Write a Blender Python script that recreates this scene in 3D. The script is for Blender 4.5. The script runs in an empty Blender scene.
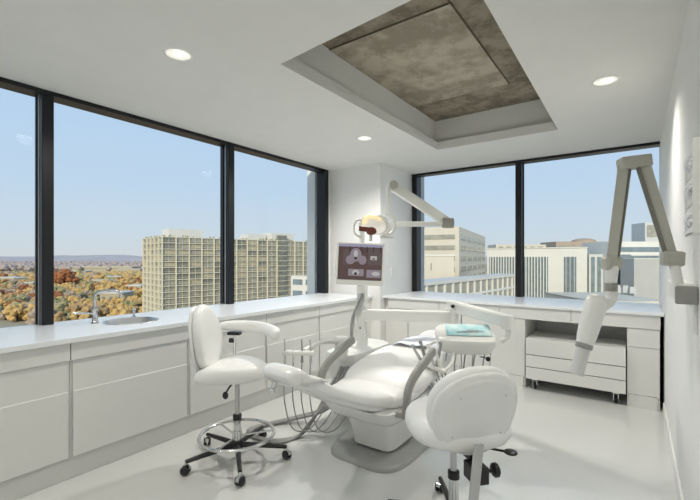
import bpy, bmesh, math, random
from mathutils import Vector, Matrix
random.seed(7)
S = bpy.context.scene
COL = S.collection
PI = math.pi
# ------------------------------------------------------------------ camera, sky, sun, exposure
F = 400.0; EYE = 1.4
TH = math.atan(286/400); CT, ST = math.cos(TH), math.sin(TH)
cd = bpy.data.cameras.new('camera'); cam = bpy.data.objects.new('camera', cd); COL.objects.link(cam)
cam.location = (0, 0, EYE); cam.rotation_euler = (PI/2, 0, TH)
cd.sensor_width = 36; cd.lens = 36*F/700; cd.shift_y = 8/700; cd.clip_start = .05; cd.clip_end = 20000
S.camera = cam
S.view_settings.view_transform = 'Standard'; S.view_settings.look = 'None'
S.view_settings.exposure = 0.0; S.view_settings.gamma = 1.0
w = bpy.data.worlds.new('sky'); S.world = w; w.use_nodes = True
nt = w.node_tree; nt.nodes.clear()
tc = nt.nodes.new('ShaderNodeTexCoord'); sx = nt.nodes.new('ShaderNodeSeparateXYZ')
rp = nt.nodes.new('ShaderNodeValToRGB'); bg = nt.nodes.new('ShaderNodeBackground'); wo = nt.nodes.new('ShaderNodeOutputWorld')
nt.links.new(tc.outputs['Generated'], sx.inputs[0]); nt.links.new(sx.outputs['Z'], rp.inputs[0])
nt.links.new(rp.outputs[0], bg.inputs[0]); nt.links.new(bg.outputs[0], wo.inputs[0])
cr = rp.color_ramp; cr.elements[0].position = 0.0; cr.elements[0].color = (.66, .70, .74, 1)
cr.elements[1].position = 1.0; cr.elements[1].color = (.34, .55, .85, 1)
for p_, c_ in ((.06, (.62, .72, .82, 1)), (.16, (.55, .70, .88, 1)), (.45, (.45, .64, .90, 1))):
    e_ = cr.elements.new(p_); e_.color = c_
bg.inputs[1].default_value = 1.0
sd = bpy.data.lights.new('sun', 'SUN'); so = bpy.data.objects.new('sun', sd); COL.objects.link(so)
sd.energy = 3.5; sd.color = (1, .86, .64); sd.angle = .01
so.location = (40, -40, 60)
so.rotation_euler = Vector((-.46, .90, -.42)).to_track_quat('-Z', 'Y').to_euler()
# ceiling lamps of the room (spot light in every downlight; those out of view are added fill)
SPOT_W = 132; PANEL_W = 0

# ------------------------------------------------------------------ helpers
def mat(name, col, rough=.5, metal=0, noise=0, nscale=5, bump=0, bscale=40, detail=6, emit=None, es=1, coat=0, spec=.5, col2=None, alpha=1):
    m = bpy.data.materials.new(name); m.use_nodes = True
    n = m.node_tree; b = n.nodes['Principled BSDF']
    b.inputs['Base Color'].default_value = (*col, 1); b.inputs['Roughness'].default_value = rough
    b.inputs['Metallic'].default_value = metal; b.inputs['Coat Weight'].default_value = coat
    b.inputs['Specular IOR Level'].default_value = spec; b.inputs['Alpha'].default_value = alpha
    if emit: b.inputs['Emission Color'].default_value = (*emit, 1); b.inputs['Emission Strength'].default_value = es
    t = n.nodes.new('ShaderNodeTexCoord')
    nz = n.nodes.new('ShaderNodeTexNoise'); nz.inputs['Scale'].default_value = nscale; nz.inputs['Detail'].default_value = detail; nz.inputs['Roughness'].default_value = .5 if detail < 10 else .72
    n.links.new(t.outputs['Object'], nz.inputs['Vector'])
    r = n.nodes.new('ShaderNodeValToRGB')
    c2 = col2 or tuple(c*(1-noise) for c in col)
    r.color_ramp.elements[0].position = .35 if detail < 10 else .43; r.color_ramp.elements[0].color = (*c2, 1)
    r.color_ramp.elements[1].position = .65 if detail < 10 else .57; r.color_ramp.elements[1].color = (*col, 1)
    n.links.new(nz.outputs['Fac'], r.inputs[0]); n.links.new(r.outputs[0], b.inputs['Base Color'])
    if bump:
        n2 = n.nodes.new('ShaderNodeTexNoise'); n2.inputs['Scale'].default_value = bscale
        n.links.new(t.outputs['Object'], n2.inputs['Vector'])
        bp = n.nodes.new('ShaderNodeBump'); bp.inputs['Strength'].default_value = bump; bp.inputs['Distance'].default_value = .01
        n.links.new(n2.outputs['Fac'], bp.inputs['Height']); n.links.new(bp.outputs[0], b.inputs['Normal'])
    return m

M = dict(
 wall=mat('white_paint', (.87, .87, .85), .6, noise=.015),
 ceil=mat('ceiling_paint', (.82, .815, .785), .7, noise=.02),
 floor=mat('epoxy_floor', (.68, .69, .67), .22, noise=.02, nscale=2, coat=.2),
 concrete=mat('concrete', (.50, .46, .365), .85, nscale=2.6, detail=14, bump=.5, bscale=25, col2=(.30, .265, .20)),
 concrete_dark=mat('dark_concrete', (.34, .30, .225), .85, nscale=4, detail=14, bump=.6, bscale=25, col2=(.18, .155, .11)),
 frame=mat('black_frame', (.012, .013, .016), .35, metal=.3),
 cab=mat('cabinet_lacquer', (.78, .78, .755), .3, noise=.01),
 top=mat('worktop', (.88, .90, .91), .3, noise=.01),
 gap=mat('dark_gap', (.10, .10, .09), .8),
 steel=mat('chrome', (.75, .76, .76), .15, metal=1, noise=.05),
 satin=mat('satin_metal', (.60, .60, .59), .3, metal=.8, noise=.05),
 black=mat('black_plastic', (.015, .015, .017), .35),
 uph=mat('white_upholstery', (.92, .92, .895), .35, noise=.02, nscale=3, bump=.05, bscale=60),
 uph2=mat('white_shell', (.90, .90, .88), .25, noise=.01),
 cream=mat('cream_enamel', (.86, .86, .82), .3, noise=.01),
 beige=mat('beige_enamel', (.50, .49, .43), .4, noise=.02),
 greyarm=mat('grey_armrest', (.32, .32, .295), .4, noise=.03),
 inner_strip=mat('dark_beige_strip', (.20, .195, .165), .5),  # separate darker strip along the inner side of each x-ray arm
 plate=mat('grey_base', (.38, .385, .37), .3, noise=.03),
 hose=mat('grey_hose', (.34, .34, .33), .45),
 cloth=mat('paper_cover', (.80, .82, .88), .7, noise=.05, bump=.2),
 teal=mat('teal_paper', (.66, .82, .82), .6, nscale=9, col2=(.32, .62, .66)),
 brown=mat('brown_lens', (.16, .035, .02), .2),
 lamp_y=mat('lit_reflector', (.9, .8, .5), .3, emit=(1, .78, .38), es=.55),
 lit=mat('lit_lamp', (.9, .9, .85), .4, emit=(1, .95, .82), es=.5),
 bulb=mat('lit_bulb', (.9, .9, .85), .4, emit=(1, .97, .88), es=1.0),
 frost=mat('frosted_plastic', (.82, .82, .80), .3, alpha=.75),
 tissue=mat('white_tissue', (.85, .86, .87), .8, noise=.1, nscale=40, bump=.6),
 cream_b=mat('cream_concrete', (.72, .68, .55), .8, noise=.08, nscale=.5),
 beige_b=mat('beige_facade', (.58, .55, .48), .8, noise=.05, nscale=.3),
 tan_b=mat('tan_wall', (.42, .37, .27), .8, noise=.1, nscale=.4),
 glass_d=mat('dark_glazing', (.22, .23, .20), .15, noise=.3, nscale=.4),
 glass_m=mat('grey_glazing', (.36, .36, .31), .2, noise=.3, nscale=.4),
 glass_c=mat('curtained_glazing', (.50, .46, .34), .4, noise=.3, nscale=.6),
 glass_b=mat('bluish_glazing', (.20, .26, .30), .15, noise=.25, nscale=.3),
 white_b=mat('white_facade', (.66, .66, .63), .7, noise=.04, nscale=.2),
 pale_b=mat('pale_facade', (.52, .55, .56), .7, noise=.05, nscale=.2),
 brown_b=mat('brown_brick', (.40, .33, .27), .8, noise=.1, nscale=.3),
 grey_b=mat('grey_facade', (.42, .43, .43), .7, noise=.06, nscale=.2),
 roof_g=mat('gravel_roof', (.60, .57, .50), .9, noise=.15, nscale=.1),
 roof_w=mat('white_roof', (.62, .62, .60), .8, noise=.1, nscale=.1),
 asphalt=mat('asphalt', (.40, .40, .41), .9, noise=.1),
 trunk=mat('bark', (.12, .09, .06), .9, noise=.3),
)
def leafmat(name, a, b):
    return mat(name, a, .9, col2=b, nscale=.45, bump=.8, bscale=1.2)
LEAF = dict(
 golden=leafmat('golden_leaves', (.60, .40, .15), (.42, .29, .12)),
 ochre=leafmat('ochre_leaves', (.46, .31, .16), (.29, .20, .09)),
 rust=leafmat('rust_leaves', (.34, .13, .05), (.20, .08, .035)),
 olive=leafmat('olive_leaves', (.36, .33, .17), (.25, .24, .12)),
 bare=leafmat('bare_twigs', (.42, .33, .26), (.30, .24, .19)),
 far=leafmat('hazed_woods', (.42, .34, .31), (.34, .29, .28)),  # distance haze mixed into the colour of the farthest woods
)
g = bpy.data.materials.new('window_glass'); g.use_nodes = True; n = g.node_tree; n.nodes.clear()
o_ = n.nodes.new('ShaderNodeOutputMaterial'); mx = n.nodes.new('ShaderNodeMixShader'); tr = n.nodes.new('ShaderNodeBsdfTransparent')
gl = n.nodes.new('ShaderNodeBsdfGlossy'); fr = n.nodes.new('ShaderNodeFresnel'); gl.inputs['Roughness'].default_value = .0
fr.inputs['IOR'].default_value = 1.15; tr.inputs[0].default_value = (.97, .985, .98, 1)
n.links.new(fr.outputs[0], mx.inputs[0]); n.links.new(tr.outputs[0], mx.inputs[1]); n.links.new(gl.outputs[0], mx.inputs[2]); n.links.new(mx.outputs[0], o_.inputs[0])
M['glass'] = g

def B(): return bmesh.new()
def box(bm, c, s, rot=None):
    r = bmesh.ops.create_cube(bm, size=1)
    mt = Matrix.Translation(c) @ (rot.to_4x4() if rot else Matrix.Identity(4)) @ Matrix.Diagonal((*s, 1))
    bmesh.ops.transform(bm, matrix=mt, verts=r['verts']); return bm
def bx(bm, x0, x1, y0, y1, z0, z1): return box(bm, ((x0+x1)/2, (y0+y1)/2, (z0+z1)/2), (abs(x1-x0), abs(y1-y0), abs(z1-z0)))
def beam(bm, a, b, wd, ht, side=None):
    """box from a to b; ht measured in the plane that holds up, wd across it (side = direction of wd)"""
    a, b = Vector(a), Vector(b); d = (b-a); L = d.length; d.normalize()
    up = Vector((0, 0, 1))
    sdv = Vector(side).normalized() if side else d.cross(up).normalized()
    sdv = (sdv - d*sdv.dot(d)).normalized(); u = sdv.cross(d)
    rot = Matrix((d, sdv, u)).transposed()
    return box(bm, (a+b)/2, (L, wd, ht), rot)
def smooth_path(pts, k=6, closed=False):
    P_ = [Vector(p) for p in pts]; n_ = len(P_)
    if n_ < 3: return P_
    out = []; rng = n_ if closed else n_-1
    for i in range(rng):
        g_ = lambda j: P_[j % n_] if closed else P_[max(0, min(n_-1, j))]
        p0, p1, p2, p3 = g_(i-1), g_(i), g_(i+1), g_(i+2)
        for q in range(k):
            t = q/k
            out.append(.5*((2*p1)+(p2-p0)*t+(2*p0-5*p1+4*p2-p3)*t*t+(3*p1-p0-3*p2+p3)*t**3))
    if not closed: out.append(P_[-1])
    return out
def tube(bm, pts, r, seg=10, closed=False, sm=True, k=6):
    pts = smooth_path(pts, k, closed) if sm else [Vector(p) for p in pts]
    n_ = len(pts); R = r if callable(r) else (lambda t: r)
    tang = []
    for i in range(n_):
        a = pts[(i-1) % n_] if closed or i else pts[0]; b = pts[(i+1) % n_] if closed or i < n_-1 else pts[-1]
        tang.append((b-a).normalized())
    t0 = tang[0]; ref = Vector((0, 0, 1)) if abs(t0.z) < .9 else Vector((1, 0, 0))
    nv = t0.cross(ref).normalized(); rings = []
    for i in range(n_):
        t = tang[i]; nv = (nv-t*nv.dot(t)).normalized(); bn = t.cross(nv); rr = R(i/(n_-1))
        rings.append([bm.verts.new(pts[i]+rr*(math.cos(2*PI*j/seg)*nv+math.sin(2*PI*j/seg)*bn)) for j in range(seg)])
    for i in range(n_ if closed else n_-1):
        a, b = rings[i], rings[(i+1) % n_]
        for j in range(seg): bm.faces.new((a[j], a[(j+1) % seg], b[(j+1) % seg], b[j]))
    if not closed: bm.faces.new(rings[0][::-1]); bm.faces.new(rings[-1])
    return bm
def lathe(bm, prof, c=(0, 0, 0), axis=(0, 0, 1), seg=24, sx=1, sy=1, cap=True):
    q = Vector((0, 0, 1)).rotation_difference(Vector(axis).normalized()); c = Vector(c); rings = []
    for r, z in prof:
        if r < 1e-5: rings.append([bm.verts.new(c+q @ Vector((0, 0, z)))])
        else: rings.append([bm.verts.new(c+q @ Vector((r*sx*math.cos(2*PI*j/seg), r*sy*math.sin(2*PI*j/seg), z))) for j in range(seg)])
    for a, b in zip(rings, rings[1:]):
        for j in range(seg):
            if len(a) == 1 and len(b) == 1: continue
            if len(a) == 1: bm.faces.new((a[0], b[j], b[(j+1) % seg]))
            elif len(b) == 1: bm.faces.new((a[j], a[(j+1) % seg], b[0]))
            else: bm.faces.new((a[j], a[(j+1) % seg], b[(j+1) % seg], b[j]))
    for rg, fl in ((rings[0], 1), (rings[-1], 0)):
        if len(rg) > 2 and cap:
            try: bm.faces.new(rg[::-1] if fl else rg)
            except ValueError: pass
    return bm
def cyl(bm, a, b, r, seg=18, r2=None):
    a, b = Vector(a), Vector(b)
    return lathe(bm, [(r, 0), (r if r2 is None else r2, (b-a).length)], a, b-a, seg)
def sph(bm, c, r, s=(1, 1, 1), seg=16):
    x = bmesh.ops.create_uvsphere(bm, u_segments=seg, v_segments=seg//2+2, radius=1)
    bmesh.ops.transform(bm, matrix=Matrix.Translation(c) @ Matrix.Diagonal((r*s[0], r*s[1], r*s[2], 1)), verts=x['verts']); return bm
def se(a, b, n_=2.5, N=40, f=None):
    out = []
    for i in range(N):
        t = 2*PI*i/N; x = a*math.copysign(abs(math.cos(t))**(2/n_), math.cos(t)); y = b*math.copysign(abs(math.sin(t))**(2/n_), math.sin(t))
        if f: x, y = f(x, y)
        out.append((x, y))
    return out
PADP = [(0, 0), (.6, 0), (.86, .02), (.95, .12), (.995, .32), (1, .5), (.985, .68), (.94, .83), (.86, .93), (.7, .985), (.4, 1.0), (0, 1.0)]
def pad(bm, outline, th, f=lambda x, y, z: (x, y, z), prof=PADP, mtx=None):
    rings = []
    for s, z in prof:
        if s == 0: rings.append([bm.verts.new(f(0, 0, z*th))])
        else: rings.append([bm.verts.new(f(x*s, y*s, z*th)) for x, y in outline])
    N = len(outline)
    for a, b in zip(rings, rings[1:]):
        for j in range(N):
            if len(a) == 1: bm.faces.new((a[0], b[(j+1) % N], b[j]))
            elif len(b) == 1: bm.faces.new((a[j], a[(j+1) % N], b[0]))
            else: bm.faces.new((a[j], a[(j+1) % N], b[(j+1) % N], b[j]))
    vs = [v for r in rings for v in r]
    if mtx: bmesh.ops.transform(bm, matrix=mtx, verts=vs)
    return bm
def loft(bm, secs, n_=3.5, N=24, k=5):
    """secs: (x, y, z, half width along X, half thickness) running in the YZ plane"""
    pts = [Vector(s[:3]) for s in secs]
    A = smooth_path([s[:3] for s in secs], k); W = smooth_path([(s[3], s[4], 0) for s in secs], k)
    rings = []; m_ = len(A)
    for i in range(m_):
        t = (A[min(m_-1, i+1)]-A[max(0, i-1)]).normalized(); sdv = Vector((1, 0, 0)); sdv = (sdv-t*sdv.dot(t)).normalized(); u = sdv.cross(t)
        rings.append([bm.verts.new(A[i]+x*sdv+y*u) for x, y in se(W[i][0], W[i][1], n_, N)])
    for a, b in zip(rings, rings[1:]):
        for j in range(N): bm.faces.new((a[j], a[(j+1) % N], b[(j+1) % N], b[j]))
    bm.faces.new(rings[0][::-1]); bm.faces.new(rings[-1]); return bm
def prism(bm, poly, z0, z1):
    a = [bm.verts.new((x, y, z0)) for x, y in poly]; b = [bm.verts.new((x, y, z1)) for x, y in poly]; N = len(poly)
    bm.faces.new(a[::-1]); bm.faces.new(b)
    for j in range(N): bm.faces.new((a[j], a[(j+1) % N], b[(j+1) % N], b[j]))
    return bm
def P(name, bm, m, parent=None, bev=0, sm=False, label=None, sub=0, seg=2):
    bmesh.ops.recalc_face_normals(bm, faces=bm.faces)
    me = bpy.data.meshes.new(name); bm.to_mesh(me); bm.free()
    me.materials.append(M[m] if isinstance(m, str) else m)
    if sm:
        for p in me.polygons: p.use_smooth = True
    ob = bpy.data.objects.new(name, me); COL.objects.link(ob)
    if parent is not None: ob.parent = parent
    if bev:
        b = ob.modifiers.new('bevel', 'BEVEL'); b.width = bev; b.segments = seg; b.limit_method = 'ANGLE'; b.angle_limit = math.radians(40)
        if not sm:
            for p in me.polygons: p.use_smooth = False
    elif sm: 
        try: me.set_sharp_from_angle(angle=math.radians(50))
        except Exception: pass
    if sub: s = ob.modifiers.new('sub', 'SUBSURF'); s.levels = sub; s.render_levels = sub
    if label: ob['label'] = label
    return ob
def tag(o, label=None, cat=None, group=None, kind=None):
    if label: o['label'] = label
    if cat: o['category'] = cat
    if group: o['group'] = group
    if kind: o['kind'] = kind
    return o
def E(name, loc=(0, 0, 0), rz=0, label=None, cat=None, group=None, kind=None):
    o = bpy.data.objects.new(name, None); COL.objects.link(o); o.location = loc; o.rotation_euler = (0, 0, rz); o.empty_display_size = .1
    return tag(o, label, cat, group, kind)
def struct(name, bm, m, **k): return tag(P(name, bm, m, **k), kind='structure')
def dup(root, loc, rz, label=None, group=None):
    r = root.copy(); COL.objects.link(r); r.location = loc; r.rotation_euler = (0, 0, rz)
    if label: r['label'] = label
    if group: r['group'] = group
    for ch in list(root.children):
        c = ch.copy(); COL.objects.link(c); c.parent = r
        for g2 in list(ch.children):
            d = g2.copy(); COL.objects.link(d); d.parent = c
    return r
def cw(r, d): return (r*CT-d*ST, r*ST+d*CT)            # right / ahead of the viewpoint -> x, y
def ud(u, d): return cw((u-350)/F*d, d)

# ------------------------------------------------------------------ room shell
CZ = 2.653; XL = -3.57; YF = 5.42; XR = .21; YB = -1.6; XC = -2.74; YC = 4.52
XO = -3.76; YO = 5.60
struct('floor', bx(B(), XO, XR+.2, YB-.2, YO, -.25, 0), 'floor')
# ceiling with the opening of the recess
hole = [(-1.87, 1.84), (-.60, 1.73), (-.62, 4.36), (-1.87, 4.36)]
bm = B()
outer = [(XO-.04, YB-.2), (XR+.2, YB-.2), (XR+.2, YO+.04), (XO-.04, YO+.04)]
for z0, z1 in ((CZ, CZ+.09),):
    lo = [bm.verts.new((x, y, z0)) for x, y in outer]; li = [bm.verts.new((x, y, z0)) for x, y in hole]
    uo = [bm.verts.new((x, y, z1)) for x, y in outer]; ui = [bm.verts.new((x, y, z1)) for x, y in hole]
    for j in range(4):
        k = (j+1) % 4
        bm.faces.new((lo[j], lo[k], li[k], li[j])); bm.faces.new((uo[j], uo[k], ui[k], ui[j]))
        bm.faces.new((li[j], li[k], ui[k], ui[j])); bm.faces.new((lo[j], lo[k], uo[k], uo[j]))
struct('ceiling', bm, 'ceil')
hx0, hx1, hy0, hy1 = -1.925, -.54, 1.66, 4.42
CC = 3.01
bm = B()
for a in ((hx0-.05, hx0, hy0-.05, hy1+.05), (hx1, hx1+.05, hy0-.05, hy1+.05), (hx0, hx1, hy0-.05, hy0), (hx0, hx1, hy1, hy1+.05)):
    bx(bm, *a, CZ+.09, CC)
struct('trim_1', bm, 'ceil')
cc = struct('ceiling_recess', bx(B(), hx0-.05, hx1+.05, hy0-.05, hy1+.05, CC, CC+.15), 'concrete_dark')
bm = B()   # board marked panel of the exposed slab, a little prouder and paler
bx(bm, hx0+.0, -.955, 2.42, 3.85, CC-.006, CC)
struct('trim_2', bm, 'concrete')
bm = B()
bx(bm, hx0, -.947, 2.411, 2.42, CC-.008, CC); bx(bm, hx0, -.95, 3.85, 3.853, CC-.007, CC)
bx(bm, -.955, -.947, hy0, 3.853, CC-.008, CC)
struct('trim_3', bm, mat('seam_concrete', (.12, .10, .07), .9))

struct('wall_right', bx(B(), XR, XR+.2, YB, YO+.04, 0, CZ), 'wall')
struct('wall_back', bx(B(), XO-.04, XR+.2, YB-.2, YB, 0, CZ), 'wall')
struct('wall_left', bx(B(), XO-.04, XL-.02, YB, YO+.04, -.25, .85), 'wall')
struct('wall_far', bx(B(), XC, XR, YF+.02, YO+.04, -.25, .85), 'wall')
struct('wall_column', bx(B(), XL-.02, XC, YC, YF+.02, 0, CZ), 'wall')
struct('wall_corner', bx(B(), XO-.04, XL-.02, YC-.02, YO+.04, .85, CZ), 'wall')
struct('wall_corner_far', bx(B(), XL-.02, XC-.01, YF+.02, YO+.04, 0, CZ), 'wall')
struct('baseboard_right', bx(B(), XR-.012, XR, YB, 4.56, 0, .1), 'wall', bev=.003)
# piers of the tower standing just outside the glass
struct('trim_4', bx(B(), -3.96, XO-.05, 4.45, 5.0, -2, 4), 'white_b')
struct('trim_5', bx(B(), -2.85, -2.70, YO+.05, 5.78, -2, 4), 'grey_b')

# windows
def window(name, axis, fixed, a0, a1, mull, z0, z1, inner_sign, label):
    """axis 'y': window lies in plane x=fixed running along y"""
    root = E(name, (0, 0, 0), kind='structure')
    HD = .032 if axis == 'y' else .03
    dep = .15; q = fixed; q2 = fixed+inner_sign*dep
    def bb(bm, s0, s1, zz0, zz1, f0=q, f1=q2):
        if axis == 'y': bx(bm, f0, f1, s0, s1, zz0, zz1)
        else: bx(bm, s0, s1, f0, f1, zz0, zz1)
    bm = B(); bb(bm, a0, a1, z1-HD, z1)
    bb(bm, a0, a0+.08, z0, z1-HD)
    if axis == 'y': bb(bm, a1-.08, a1, z0, z1-HD)
    P('window_frame', bm, 'frame', root, bev=.004)
    edges = [a0]
    for m_ in mull:
        bm = B(); bb(bm, m_-.038, m_+.038, z0, z1-HD); bb(bm, m_-.05, m_+.05, z0, z1-HD, q2-inner_sign*.07, q2-inner_sign*.045)
        P('mullion', bm, 'frame', root, bev=.004)
        bm = B(); bb(bm, m_-.044, m_-.038, z0, z1-HD, q+inner_sign*.05, q+inner_sign*.06); P('mullion_bead', bm, 'satin', root)
        edges.append(m_)
    edges.append(a1)
    for s0, s1 in zip(edges, edges[1:]):
        bm = B(); gp = q2-inner_sign*.05
        bb(bm, s0+.03, s1-.01, z0+.002, z1-HD+.01, gp-.003, gp+.003); P('glass_pane', bm, 'glass', root)
    return root
window('window_1', 'y', XL, YB, 4.465, [-.56, 1.118, 2.785], .90, CZ, -1, '')
window('window_2', 'x', YF, -2.735, XR, [-1.225], .90, CZ, 1, '')

# ------------------------------------------------------------------ downlights
def downlight(x, y, label, pw=1):
    o = E('downlight', (x, y, CZ), 0, label, 'ceiling light', 'recessed downlights')
    P('trim_ring', lathe(B(), [(.070, -.001), (.072, -.006), (.088, -.004), (.091, 0), (.088, .002), (.07, .002)], seg=32), 'wall', o, sm=True)
    P('reflector', lathe(B(), [(0, .0005), (.071, -.0005), (.071, -.003), (0, -.0025)], seg=32), 'lit', o, sm=True)
    P('bulb', lathe(B(), [(0, -.0035), (.035, -.0035), (.035, -.0075), (0, -.0085)], c=(.012, 0, 0), seg=24), 'bulb', o, sm=True)
    if pw:
        l = bpy.data.lights.new('lamp', 'SPOT'); l.energy = SPOT_W*pw; l.spot_size = 2.8 if x < -1 else 2.35; l.spot_blend = .6 if x < -1 else 1; l.color = (1, .955, .88); l.shadow_soft_size = .07
        lo_ = bpy.data.objects.new('downlight_lamp', l); COL.objects.link(lo_); lo_.location = (x, y, CZ-.03)
    return o
for x, y, pw, lb in ((-2.286, 1.386, .42, 'round recessed ceiling downlight at the upper left, nearest the big left pane'),
                 (-2.306, 3.486, 1.0, 'smallest recessed ceiling downlight, near the corner column'),
                 (-.175, 3.346, .49, 'round recessed ceiling downlight right of the concrete recess'),
                 (-.175, 1.2, .15, 'added unseen fill downlight right of the recess, nearer than the frame shows'),  # this and the next two are unseen lamps added to brighten the room
                 (-2.286, -.6, .15, 'added unseen fill downlight above the left worktop behind the view'),
                 (-.8, -.6, .45, 'added unseen fill downlight behind the view by the right wall')):
    downlight(x, y, lb, pw)

# ------------------------------------------------------------------ left wall units
XFR = -2.88
def wing(name, y0, y1, label):
    o = E(name, (0, 0, 0), 0, label, 'cabinet', 'white base cabinets under the left window')
    xb = XL+.02; t = .018; bm = B()
    bx(bm, xb, xb+t, y0, y1, .148, .868); bx(bm, xb, XFR-.02, y0+.001, y0+t, .148, .868); bx(bm, xb, XFR-.02, y1-t, y1-.001, .148, .868)
    bx(bm, xb, XFR-.02, y0+t, y1-t, .148, .166); bx(bm, XFR-.035, XFR-.018, y0+.001, y1-.001, .148, .868)
    P('carcass', bm, 'cab', o)
    P('drawer', bx(B(), XFR-.016, XFR+.003, y0+.003, y1-.003, .757, .866), 'cab', o, bev=.002)
    P('fascia', bx(B(), XFR-.018, XFR-.006, y0+.014, y1-.014, .56, .754), 'cab', o, bev=.001)
    P('door', bx(B(), XFR-.017, XFR+.001, y0+.014, y1-.014, .15, .562), 'cab', o, bev=.003)
    P('plinth', bx(B(), xb, XFR-.04, y0, y1, 0, .147), 'cab', o)
    return o
yb = [-1.58, -.61, .205, 1.02, 1.834, 2.65, 3.44, 4.26]
lbs = ['white base cabinet farthest behind the viewpoint on the left', 'white base cabinet behind the viewpoint on the left',
       'white base cabinet at the left edge of the photo, below the first mullion', 'white base cabinet at the far left, left of the sink cabinet',
       'white base cabinet directly under the sink and faucet', 'white base cabinet right behind the left stool and its armrest',
       'white base cabinet between the left stool and the hose holder', 'white base cabinet nearest the monitor, last before the corner column']
for i, (a, b) in enumerate(zip(yb, yb[1:])): wing('base_cabinet', a, b, lbs[i+1])
tag(P('filler_panel', bx(B(), XL+.02, XFR-.004, 4.262, 4.515, 0, .868), 'cab'), 'plain white filler panel between the left cabinets and the corner column', 'panel')
# worktop with a hole for the sink
SX, SY = -3.27, 1.58
wt = P('worktop', bx(B(), XL-.12, XFR+.02, YB+.01, 4.512, .87, .90), 'top')
cut = P('cut', cyl(B(), (SX, SY, .8), (SX, SY, 1), .185, 48), 'gap')
md = wt.modifiers.new('b', 'BOOLEAN'); md.object = cut; md.operation = 'DIFFERENCE'; md.solver = 'EXACT'
bpy.context.view_layer.update()
nm = bpy.data.meshes.new_from_object(wt.evaluated_get(bpy.context.evaluated_depsgraph_get()))
wt.modifiers.clear(); wt.data = nm; bpy.data.objects.remove(cut)
tag(wt, 'long glossy white worktop running under the left window with the sink in it', 'worktop')
sk = E('sink', (SX, SY, .90), 0, 'round stainless steel sink bowl sunk in the left worktop', 'sink')
P('bowl', lathe(B(), [(.200, .001), (.198, .005), (.184, .004), (.178, -.02), (.172, -.12), (.15, -.15), (.03, -.158), (0, -.158), (0, -.161), (.152, -.154), (.176, -.122), (.182, -.02), (.183, .0), (.2, .001)], seg=48, cap=False), mat('brushed_steel', (.72, .73, .73), .38, metal=.85, noise=.1), sk, sm=True)
P('drain', lathe(B(), [(0, -.155), (.03, -.155), (.032, -.158), (0, -.158)], seg=20), 'black', sk, sm=True)
fx, fy = -3.37, 1.355
fc = E('faucet', (fx, fy, .90), 0, 'chrome mixer faucet with bent spout beside the sink', 'faucet')
P('body', lathe(B(), [(.0, 0), (.027, 0), (.027, .008), (.02, .014), (.019, .09), (.021, .095), (.021, .12), (.015, .13), (0, .13)]), 'steel', fc, sm=True)
dv = Vector((SX-fx+.02, SY-fy, 0)).normalized()
P('spout', tube(B(), [(0, 0, .11), (0, 0, .2), tuple(dv*.025+Vector((0, 0, .235))), tuple(dv*.08+Vector((0, 0, .247))), tuple(dv*.145+Vector((0, 0, .245))), tuple(dv*.17+Vector((0, 0, .22))), tuple(dv*.172+Vector((0, 0, .185)))], .0125, 12), 'steel', fc, sm=True)
P('lever', tube(B(), [(0, 0, .075), (-.03, -.045, .08), (-.05, -.10, .085), (-.055, -.125, .085)], .0085, 10), 'steel', fc, sm=True)
dp = E('soap_pump', (-3.475, 1.70, .90), 0, 'small chrome pump standing behind the right side of the sink', 'soap pump')
P('post', lathe(B(), [(0, 0), (.019, 0), (.019, .006), (.01, .01), (.009, .05), (.014, .053), (.014, .068), (0, .07)]), 'steel', dp, sm=True)
P('nozzle', tube(B(), [(0, 0, .062), (.03, -.01, .064), (.05, -.02, .055)], .005, 8), 'steel', dp, sm=True)
tag(P('cable_grommet', lathe(B(), [(0, .004), (.028, .004), (.032, .002), (.032, 0), (0, 0)], c=(-3.33, 2.22, .90)), 'black', sm=True), 'small black round cable grommet in the left worktop near the stool', 'grommet')

# ------------------------------------------------------------------ far wall units
YC2 = 4.60
wt2 = P('worktop', bx(B(), XC+.003, XR-.003, YC2-.02, YF+.10, .87, .90), 'top', bev=.002)
tag(wt2, 'glossy white worktop under the far right window', 'worktop')
xs = [-2.67, -1.955, -1.24, -.536, .183]
dl = ['wide white drawer nearest the corner column, behind the beam', 'white drawer behind the instrument tray arm', 'white drawer left of the x-ray head, over the open bay', 'white drawer under the far worktop at the right wall']
for i, (a, b) in enumerate(zip(xs, xs[1:])):
    o = E('drawer_unit', (0, 0, 0), 0, dl[i], 'drawer', 'drawers under the far worktop')
    bm = B(); bx(bm, a+.003, a+.018, YC2+.022, YF-.05, .75, .868); bx(bm, b-.018, b-.003, YC2+.022, YF-.05, .75, .868); bx(bm, a+.018, b-.018, YC2+.022, YF-.05, .745, .757)
    P('drawer_box', bm, 'cab', o)
    P('drawer_front', bx(B(), a+.002, b-.002, YC2, YC2+.02, .742, .866), 'cab', o, bev=.002)
xd = [(-2.61, -2.38), (-2.372, -1.68), (-1.672, -.972)]
dn = ['narrow white cabinet beside the corner column', 'white cabinet partly behind the patient chair', 'white cabinet left of the rolling drawer cabinet']
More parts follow.
